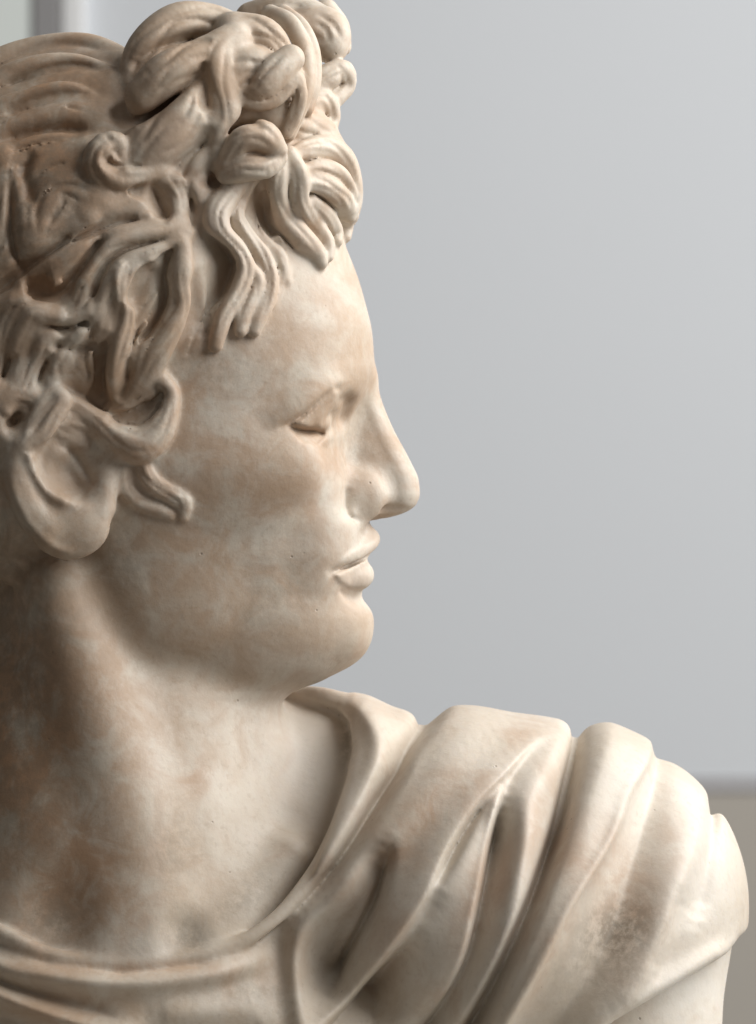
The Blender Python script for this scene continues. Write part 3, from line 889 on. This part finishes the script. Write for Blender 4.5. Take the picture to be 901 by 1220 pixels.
# crisp lips along the valleys
fold([(616, 900, 4, 5, 3), (592, 952, 6, 5, 3), (579, 1010, 6, 5, 3), (567, 1065, 6, 5, 3), (551, 1128, 6, 5, 3), (532, 1170, 5, 5, 3), (505, 1215, 4, 5, 3), (476, 1262, 2, 5, 3)])
fold([(684, 880, 4, 5, 3), (668, 932, 6, 6, 3), (652, 986, 6, 6, 3), (628, 1048, 6, 6, 3), (603, 1103, 6, 6, 3), (577, 1160, 6, 6, 3), (550, 1215, 6, 6, 3), (524, 1266, 6, 6, 3), (486, 1340, 5, 6, 3)])
fold([(706, 880, 4, 3, 6), (691, 932, 5, 3, 7), (675, 988, 5, 3, 7), (652, 1050, 5, 3, 7), (629, 1105, 5, 3, 7), (602, 1163, 5, 3, 7), (576, 1218, 5, 3, 7), (551, 1268, 5, 3, 7), (512, 1345, 4, 3, 7)])
fold([(772, 915, 3, 6, 3), (752, 938, 4, 7, 3), (731, 988, 5, 7, 3), (704, 1031, 5, 7, 3), (676, 1073, 5, 7, 3), (650, 1122, 5, 7, 3), (618, 1180, 5, 7, 3), (590, 1232, 4, 7, 3), (550, 1310, 3, 7, 3)])
fold([(460, 1010, 3, 6, 3), (441, 1060, 5, 6, 3), (422, 1102, 5, 6, 3), (402, 1140, 4, 6, 3), (390, 1168, 2, 6, 3)])
fold([(524, 846, 3, 4, 6), (496, 895, 4, 5, 8), (481, 924, 4, 5, 8), (455, 962, 4, 5, 8), (431, 999, 4, 5, 8), (404, 1036, 3, 5, 8), (374, 1070, 2, 5, 8)])
# across the chest
fold([(-150, 1075, 8, 12, 9), (0, 1136, 9, 12, 9), (60, 1150, 9, 10, 9), (150, 1160, 9, 10, 9), (240, 1153, 9, 10, 10), (310, 1138, 9, 10, 10), (350, 1122, 8, 10, 10)])
fold([(-100, 1110, -10, 8, 8), (0, 1156, -12, 7, 8), (44, 1172, -13, 8, 9), (111, 1190, -12, 10, 10), (170, 1208, -8, 12, 12)])
fold([(-100, 1130, 10, 12, 14), (0, 1168, 13, 11, 14), (67, 1193, 13, 11, 14), (133, 1212, 13, 11, 14), (200, 1228, 12, 12, 14)])
fold([(-20, 1205, -14, 12, 14), (50, 1222, -14, 12, 14), (120, 1240, -14, 12, 14)])
fold([(180, 1196, 4, 14, 14), (260, 1192, 6, 14, 14), (330, 1180, 5, 14, 14)])
fold([(150, 1230, -8, 14, 14), (250, 1222, -8, 14, 14), (330, 1212, -8, 12, 12)])

def skin_bust(g):
    """neck, chest, shoulders, arm"""
    v = g.v
    vv = v.ravel().astype(float)
    rows = np.array([(640, 250, 95, -40, 120, 20), (740, 280, 110, -55, 128, 10), (835, 319, 118, -64, 146, 0), (900, 319, 120, -66, 158, -6),
                     (960, 324, 122, -70, 168, -10), (1020, 338, 122, -85, 174, -12), (1080, 362, 125, -110, 184, -14), (1140, 400, 130, -150, 190, -16), (1300, 520, 140, -250, 200, -20)], float)
    F, C, B, M, yc = [pchip(rows[:, 0], rows[:, c], vv).astype(f32)[None, None, :] for c in range(1, 6)]
    t = np.where(g.x > C, (g.x-C)/(F-C), (C-g.x)/(C-B)); s = (g.y - yc)/M
    gg = np.sqrt(t*t + s*s)
    a = np.where(g.x > C, F-C, C-B)
    Lg = np.sqrt((t/a)**2 + (s/M)**2)/np.maximum(gg, .1)
    d = ((gg-1)/np.maximum(Lg, 1e-4)).astype(f32)
    d = np.maximum(d, 700 - v)
    g.f = d
    # neck muscles: near one from behind the ear to the breast bone, far one along the front edge
    g.add(P3([(70, 700, -112, 44), (110, 830, -126, 46), (146, 950, -138, 42), (170, 1060, -146, 36), (180, 1140, -152, 30)]), 44)
    g.add(P3([(120, 1010, -132, 26), (126, 1080, -142, 26), (128, 1140, -150, 24)]), 34)
    g.add(P3([(288, 800, -10, 32), (293, 870, -18, 30), (298, 940, -34, 28), (284, 1040, -84, 26), (238, 1130, -136, 22)]), 44)
    g.ell_cut(un(226, 1120, -212), (16, 22, 30), 34)
    g.ell_cut(un(66, 1090, -216), (36, 50, 36), 40)
    # chest, back, shoulders
    def E(c, r, k, rot=0):
        W, D = g.ellipsoid_dist(c, r, 2000, rot)
        if W is not None:
            g.f[W] = smin(g.f[W], D, k)
    E((250, 1390, 40), (500, 290, 260), 46)
    E((705, 1085, 70), (170, 178, 178), 60)
    E((-250, 1130, 70), (190, 180, 180), 60)
    g.add(spline([(200, 925, 112, 112), (330, 952, 104, 118), (400, 968, 84, 120), (470, 982, 84, 118), (640, 1010, 74, 130)]), 60)
    g.add(spline([(120, 900, 80, 110), (-60, 1000, 80, 110), (-220, 1060, 74, 120)]), 60)
    g.add(spline([(712, 1090, 60, 158), (722, 1200, 40, 142), (726, 1330, 20, 130), (730, 1440, 10, 126)]), 30)
    # collar bone on the lit side
    W, D = g.ellipsoid_dist((352, 1070, 10), (100, 130, 100), 600, 20)
    if W is not None:
        g.f[W] = smin(g.f[W], D, 50)
    g.add(P3([(236, 1138, -150, 14), (300, 1080, -126, 14), (350, 1020, -98, 12)]), 50)

def cloak_field(g, skin):
    x = g.x.ravel(); v = g.v.ravel()
    rel = relief(x, v)[:, None, :]
    pol = poly_sdf([un(a, b, -110)[:2] for a, b in CLOAK_POLY], x, v)[:, None, :]
    base = skin.copy()
    tmp = Grid.__new__(Grid); tmp.__dict__.update(g.__dict__); tmp.f = base
    def E(c, r, k, rot=0):
        W, D = tmp.ellipsoid_dist(c, r, 2000, rot)
        if W is not None:
            tmp.f[W] = smin(tmp.f[W], D, k)
    E((735, 1080, 60), (140, 176, 180), 40)
    tmp.add(spline([(450, 975, 20, 112), (560, 992, 20, 126), (640, 1018, 30, 132)]), 50)
    tmp.add(spline([(420, 1050, -30, 110), (560, 1100, -40, 150), (640, 1130, -30, 150)]), 60)
    d = tmp.f - f32(9) - rel
    d = smax(d, np.broadcast_to(pol, d.shape), 9)
    return d

COLLAR = [[(300, 842, 120, 14), (340, 832, 90, 13), (380, 830, 60, 12), (415, 842, 40, 13), (434, 866, 16, 14), (438, 896, -12, 14), (430, 932, -46, 14), (412, 976, -78, 12),
           (388, 1020, -112, 10), (358, 1062, -146, 9), (326, 1096, -162, 8), (280, 1126, -176, 8), (210, 1146, -190, 9), (130, 1150, -196, 9), (60, 1138, -196, 9), (0, 1110, -190, 9), (-120, 1050, -150, 10)]]

# ------------------------------------------------------------------ assemble in slabs
def build():
    n = lambda a: int(round(a / H))
    slabs = []
    K = 26
    v0, vsplit, vend = n(-30), n(690), n(1430)
    k = v0
    while k < vend:
        k1 = min(k + K, vend)
        slabs.append((k, k1))
        if k1 == vend:
            break
        k = k1 - 1
    J = n(262)
    big = 1 << 20
    gids, gpos, glab, quads = [], [], [], []
    for (k0, k1) in slabs:
        if k0 < vsplit:
            i0, i1 = n(-190), n(520)
            jb0, jb1 = -J, J
        else:
            i0, i1 = n(-260), n(915)
            jb0, jb1 = n(-330), n(330)
        need_head = k0 * H < 940
        need_bust = k1 * H > 600
        hg = None
        if need_head:
            hg = Grid(n(-190), n(520), -J, 0, k0, k1)
            head_field(hg)
            f = np.concatenate([hg.f, hg.f[:, -2::-1]], axis=1)
            lb = np.concatenate([hg.lab, hg.lab[:, -2::-1]], axis=1)
            fg = Grid(n(-190), n(520), -J, J, k0, k1)
            fg.f, fg.lab = np.ascontiguousarray(f), np.ascontiguousarray(lb)
            hair_apply(fg, False)
            stria_apply(fg, False)
            hg = fg
        if need_bust:
            bi0, bi1, bj0, bj1 = min(i0, n(-260)), max(i1, n(915)), min(jb0, n(-330)), max(jb1, n(330))
            g = Grid(bi0, bi1, bj0, bj1, k0, k1)
            skin_bust(g)
            skin = g.f
            if hg is not None:
                a = hg.o[0] - bi0; b_ = hg.o[1] - bj0
                W = (slice(a, a + hg.shape[0]), slice(b_, b_ + hg.shape[1]), slice(None))
                full = np.full(g.shape, 1e3, f32); full[W] = hg.f
                fl = np.zeros(g.shape, np.int16); fl[W] = hg.lab
                q = full < g.f
                g.lab[q] = fl[q]
                kk = np.where(fl >= HAIR, 8.0, 24.0).astype(f32)
                h = np.maximum(kk - np.abs(skin - full), 0)/kk
                g.f = np.minimum(skin, full) - h*h*kk*f32(.25)
            if k1 * H > 780:
                c = cloak_field(g, skin)
                q = c < g.f
                g.lab[q] = CLOAK
                g.f = smin(g.f, c, 3)
                for q_ in COLLAR:
                    g.add(P3(q_), 10, CLOAK)
            g.f = np.maximum(g.f, (g.v - 1420))
        else:
            g = hg
        f = g.f
        neg = f < 0
        # active cells
        c = [neg[a:neg.shape[0]-1+a, b:neg.shape[1]-1+b, d:neg.shape[2]-1+d] for a in (0, 1) for b in (0, 1) for d in (0, 1)]
        cnt = sum(q.astype(np.int8) for q in c)
        I, Jj, Kk = np.nonzero((cnt > 0) & (cnt < 8))
        if len(I) == 0:
            continue
        corner = [(a, b, d) for a in (0, 1) for b in (0, 1) for d in (0, 1)]
        vals = np.stack([f[I+a, Jj+b, Kk+d] for a, b, d in corner], 1)
        labs = np.stack([g.lab[I+a, Jj+b, Kk+d] for a, b, d in corner], 1)
        acc = np.zeros((len(I), 3)); num = np.zeros(len(I))
        for p in range(8):
            for q in range(p + 1, 8):
                dd = np.array(corner[q]) - np.array(corner[p])
                if np.abs(dd).sum() != 1:
                    continue
                m = (vals[:, p] < 0) != (vals[:, q] < 0)
                t = vals[m, p] / (vals[m, p] - vals[m, q])
                acc[m] += np.array(corner[p]) + t[:, None] * dd
                num[m] += 1
        pos = acc / num[:, None] + np.stack([I + g.o[0], Jj + g.o[1], Kk + g.o[2]], 1)
        gid = ((I + g.o[0] + 4000).astype(np.int64) * 8192 + (Jj + g.o[1] + 4000)) * 8192 + (Kk + g.o[2] + 4000)
        gids.append(gid); gpos.append(pos * H)
        glab.append(labs[np.arange(len(I)), np.abs(vals).argmin(1)])
        SX, SY, SK = 8192*8192, 8192, 1
        def base(i, j, kk_):
            return ((i + g.o[0] + 4000).astype(np.int64)*8192 + (j + g.o[1] + 4000))*8192 + (kk_ + g.o[2] + 4000)
        nv = f.shape[2]
        last = (k1 == vend)
        # edges along x
        m = neg[:-1] != neg[1:]
        i, j, kk = np.nonzero(m[:, 1:-1, 1:-1]); j += 1; kk += 1
        b = base(i, j, kk); s = neg[i, j, kk]
        q = np.stack([b-SY-SK, b-SK, b, b-SY], 1); q[~s] = q[~s][:, ::-1]; quads.append(q)
        # edges along y
        m = neg[:, :-1] != neg[:, 1:]
        i, j, kk = np.nonzero(m[1:-1, :, 1:-1]); i += 1; kk += 1
        b = base(i, j, kk); s = neg[i, j, kk]
        q = np.stack([b-SX-SK, b-SX, b, b-SK], 1); q[~s] = q[~s][:, ::-1]; quads.append(q)
        # edges along v
        m = neg[:, :, :-1] != neg[:, :, 1:]
        mm = m[1:-1, 1:-1, :] if last else m[1:-1, 1:-1, :-1]
        i, j, kk = np.nonzero(mm); i += 1; j += 1
        b = base(i, j, kk); s = neg[i, j, kk]
        q = np.stack([b-SX-SY, b-SY, b, b-SX], 1); q[~s] = q[~s][:, ::-1]; quads.append(q)
    gids = np.concatenate(gids); gpos = np.concatenate(gpos); glab = np.concatenate(glab)
    u, idx = np.unique(gids, return_index=True)
    pos = gpos[idx]; lab = glab[idx]
    Q = np.concatenate(quads)
    qi = np.searchsorted(u, Q)
    qi = np.clip(qi, 0, len(u)-1)
    ok = (u[qi] == Q).all(1)
    return pos, lab, qi[ok]

import time
t0 = time.time()
pos, lab, quad = build()
print('sculpt', len(pos), 'verts', len(quad), 'quads', round(time.time()-t0, 1), 's')

def smooth(pos, quad, it=2, lam=0.5):
    e = np.concatenate([quad[:, [0, 1]], quad[:, [1, 2]], quad[:, [2, 3]], quad[:, [3, 0]]])
    n = len(pos)
    deg = np.bincount(e[:, 0], minlength=n) + np.bincount(e[:, 1], minlength=n)
    for _ in range(it):
        acc = np.stack([np.bincount(e[:, 0], pos[e[:, 1], c], n) + np.bincount(e[:, 1], pos[e[:, 0], c], n) for c in range(3)], 1)
        pos = pos + lam*(acc/np.maximum(deg, 1)[:, None] - pos)
    return pos
pos = smooth(pos, quad, 1)
# lattice order is x, y, v  -> world
WP = np.stack([(pos[:, 0]-CX)*S, pos[:, 1]*S, ZBASE + (CV-pos[:, 2])*S], 1)
a, b, c, d = (WP[quad[:, i]] for i in range(4))
fn = np.cross(c-a, d-b)
vn = np.stack([sum(np.bincount(quad[:, i], fn[:, q], len(WP)) for i in range(4)) for q in range(3)], 1)
vn /= np.maximum(np.linalg.norm(vn, axis=1), 1e-12)[:, None]
print('normal check', float((vn[:, 2]*(WP[:, 2]-WP[:, 2].mean())).mean()))

# ------------------------------------------------------------------ stain map (patina, deepened to paint shade on the left side)
STAIN_SHADE = [[], [], []]
def stain_shade(ch, px, py, rx, ry, amt, rot=0):
    STAIN_SHADE[ch].append((px, py, rx, ry, amt, rot))
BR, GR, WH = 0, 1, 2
for q in [(230, 540, 330, 330, .55), (170, 150, 300, 200, .5), (20, 880, 150, 200, .97), (90, 1030, 90, 90, .9), (120, 800, 80, 60, .4), (232, 925, 26, 30, .55), (230, 1040, 40, 50, .3),  # left of the neck: patina, made heavier to paint in its shade
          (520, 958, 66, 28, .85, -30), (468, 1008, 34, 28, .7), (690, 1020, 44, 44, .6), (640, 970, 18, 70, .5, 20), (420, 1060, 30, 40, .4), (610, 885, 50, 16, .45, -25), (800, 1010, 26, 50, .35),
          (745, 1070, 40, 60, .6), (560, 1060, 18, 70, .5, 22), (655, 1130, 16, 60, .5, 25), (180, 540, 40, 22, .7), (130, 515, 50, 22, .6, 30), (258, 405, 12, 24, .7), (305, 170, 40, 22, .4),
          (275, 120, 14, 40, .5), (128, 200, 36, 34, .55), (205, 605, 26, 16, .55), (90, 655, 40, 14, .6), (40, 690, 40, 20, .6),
          (50, 190, 120, 140, .95), (60, 100, 110, 50, .9), (50, 330, 130, 70, .8), (30, 460, 90, 90, .6), (230, 560, 60, 120, .42), (270, 700, 70, 70, .4), (210, 700, 90, 80, .35),  # back hair at left: brown patina, darkened further to stand for shade
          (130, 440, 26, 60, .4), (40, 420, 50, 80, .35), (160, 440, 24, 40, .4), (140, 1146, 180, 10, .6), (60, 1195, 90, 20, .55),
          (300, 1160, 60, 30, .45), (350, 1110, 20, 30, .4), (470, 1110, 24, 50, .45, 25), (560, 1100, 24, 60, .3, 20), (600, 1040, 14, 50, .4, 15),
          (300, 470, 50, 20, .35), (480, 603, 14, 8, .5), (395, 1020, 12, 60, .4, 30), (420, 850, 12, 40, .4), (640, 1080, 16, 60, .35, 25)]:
    stain_shade(BR, *q)
for q in [(-10, 820, 90, 200, .55), (735, 1110, 42, 32, .8, -30), (720, 1150, 50, 30, .35), (65, 1090, 40, 40, .5), (210, 1010, 26, 40, .35), (225, 1115, 26, 22, .5),  # first entry: grey that deepens the shaded left of the neck
          (250, 440, 60, 30, .3), (40, 230, 100, 110, .6), (60, 90, 100, 40, .45), (20, 500, 24, 24, .5), (300, 1175, 40, 16, .4), (290, 1070, 40, 16, .35, -30),  # grey on the back hair adds to its painted shade
          (330, 700, 40, 50, .25), (425, 540, 24, 40, .25), (120, 330, 100, 40, .3), (200, 480, 30, 30, .3), (412, 890, 10, 30, .5), (150, 660, 40, 40, .3)]:
    stain_shade(GR, *q)
for q in [(680, 1010, 260, 190, .45), (380, 900, 60, 80, .9), (820, 1190, 70, 50, .9), (830, 1050, 50, 80, .7), (620, 930, 40, 60, .5), (400, 620, 30, 60, .35), (430, 700, 30, 20, .6),
          (260, 265, 24, 40, .6), (320, 300, 60, 60, .3), (180, 1120, 30, 20, .6), (440, 650, 20, 20, .4), (185, 990, 14, 120, .35), (190, 165, 30, 30, .4), (730, 930, 40, 40, .5)]:
    stain_shade(WH, *q)
# screen-free: the map lives on the sculpt's own x / v plan, fading on the far side
def stain_shade_values(pos):
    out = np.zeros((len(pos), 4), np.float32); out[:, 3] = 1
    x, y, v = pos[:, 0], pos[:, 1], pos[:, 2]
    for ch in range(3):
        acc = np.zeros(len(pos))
        for q in STAIN_SHADE[ch]:
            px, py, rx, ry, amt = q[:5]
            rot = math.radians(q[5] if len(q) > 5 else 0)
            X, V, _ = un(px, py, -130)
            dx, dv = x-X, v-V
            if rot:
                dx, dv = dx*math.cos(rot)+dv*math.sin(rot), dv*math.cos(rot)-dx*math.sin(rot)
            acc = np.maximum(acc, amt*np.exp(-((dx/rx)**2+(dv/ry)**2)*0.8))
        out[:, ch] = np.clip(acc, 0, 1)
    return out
SV = stain_shade_values(pos)

# ------------------------------------------------------------------ split into parts
ROOT = np.array(((330-CX)*S, 40*S, ZBASE + (CV-1420)*S))
bust = bpy.data.objects.new('marble_bust', None)
sc.collection.objects.link(bust)
bust.location = ROOT
bust['label'] = 'aged marble bust of a curly haired youth in profile with a draped cloak'
bust['category'] = 'bust'

def piece(name, faces, parent, origin):
    ids, inv = np.unique(faces, return_inverse=True)
    F = inv.reshape(faces.shape)
    co = (WP[ids] - origin).astype(np.float32)
    me = bpy.data.meshes.new(name)
    me.vertices.add(len(ids)); me.vertices.foreach_set('co', co.ravel())
    me.loops.add(F.size); me.loops.foreach_set('vertex_index', F.ravel().astype(np.int32))
    me.polygons.add(len(F))
    me.polygons.foreach_set('loop_start', np.arange(0, F.size, 4, dtype=np.int32))
    me.polygons.foreach_set('loop_total', np.full(len(F), 4, np.int32))
    me.update(calc_edges=True)
    me.shade_smooth()
    at = me.attributes.new('stain_shade', 'FLOAT_COLOR', 'POINT')
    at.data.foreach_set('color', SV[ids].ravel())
    me.normals_split_custom_set_from_vertices(vn[ids].astype(np.float32))
    me.materials.append(MARBLE)
    o = bpy.data.objects.new(name, me)
    sc.collection.objects.link(o)
    o.parent = parent
    return o

# label of a face: majority of its corners (the largest label wins a tie)
QL = lab[quad]
QL.sort(axis=1)
fl = np.where(QL[:, 0] == QL[:, 1], QL[:, 0], np.where(QL[:, 1] == QL[:, 2], QL[:, 1], QL[:, 3]))

def components(F):
    """component id of each face of F (rows of vertex ids)"""
    ids, inv = np.unique(F, return_inverse=True)
    inv = inv.reshape(F.shape)
    L = np.arange(len(ids))
    ea = inv[:, [0, 1, 2]].ravel(); eb = inv[:, [1, 2, 3]].ravel()
    while True:
        old = L.copy()
        fa, fb = L[ea], L[eb]
        ch = fa != fb
        if not ch.any():
            return L[inv[:, 0]]
        fa, fb = fa[ch], fb[ch]
        m = np.minimum(fa, fb)
        np.minimum.at(L, fa, m); np.minimum.at(L, fb, m)
        ea, eb = ea[ch], eb[ch]
        L = L[L]; L = L[L]; L = L[L]

# stray scraps of one label go to whatever surrounds them
for _ in range(2):
    for l in np.unique(fl):
        if l == CLOAK or (_ and l == SKIN):
            continue
        sel = np.nonzero(fl == l)[0]
        comp = components(quad[sel])
        u_, inv_, cnt_ = np.unique(comp, return_inverse=True, return_counts=True)
        for ci in np.nonzero(cnt_ < (5000 if l == SKIN else 400 if l == HAIR else 150) * (2.3/H)**2)[0]:
            fc = sel[inv_ == ci]
            touch = np.zeros(len(pos), bool); touch[quad[fc].ravel()] = True
            nb = np.nonzero(touch[quad].any(1))[0]
            o_ = fl[nb]; o_ = o_[o_ != l]
            if len(o_):
                fl[fc] = np.bincount(o_).argmax()
comps = []
for l in np.unique(fl):
    sel = np.nonzero(fl == l)[0]
    comp = components(quad[sel])
    for ci in np.unique(comp):
        comps.append((sel[comp == ci], l))
main_hair = max((c_[0] for c_ in comps if c_[1] == HAIR), key=len)
print('pieces', len(comps), [(int(l), len(f)) for f, l in comps if l < 10], round(time.time()-t0, 1))
body = piece('body', quad[fl == SKIN], bust, ROOT)
cloak = piece('cloak', quad[fl == CLOAK], bust, ROOT)
hair = piece('hair', quad[main_hair], bust, ROOT)
for fc, l in comps:
    if l >= 10:
        piece(LOCKS[l - 10], quad[fc], hair, ROOT)
    elif l == HAIR and fc is not main_hair:
        piece('hair_mass', quad[fc], hair, ROOT)

# ------------------------------------------------------------------ plinth under the bust (below the frame)
zb = ROOT[2]
pl = bpy.data.objects.new('stone_plinth', None)
sc.collection.objects.link(pl)
pl.location = (ROOT[0], ROOT[1], 0)
pl['label'] = 'square grey stone plinth that carries the marble bust'
pl['category'] = 'plinth'
for nm, hw, z0, z1 in (('plinth_base', 0.30, 0, 0.10), ('shaft', 0.25, 0.10, zb - 0.06), ('top_slab', 0.29, zb - 0.06, zb)):
    o = box(nm, -hw, hw, -hw*0.8, hw*0.8, z0, z1, m_plinth, 0.006)
    o.parent = pl
print('done', round(time.time()-t0, 1), 's')
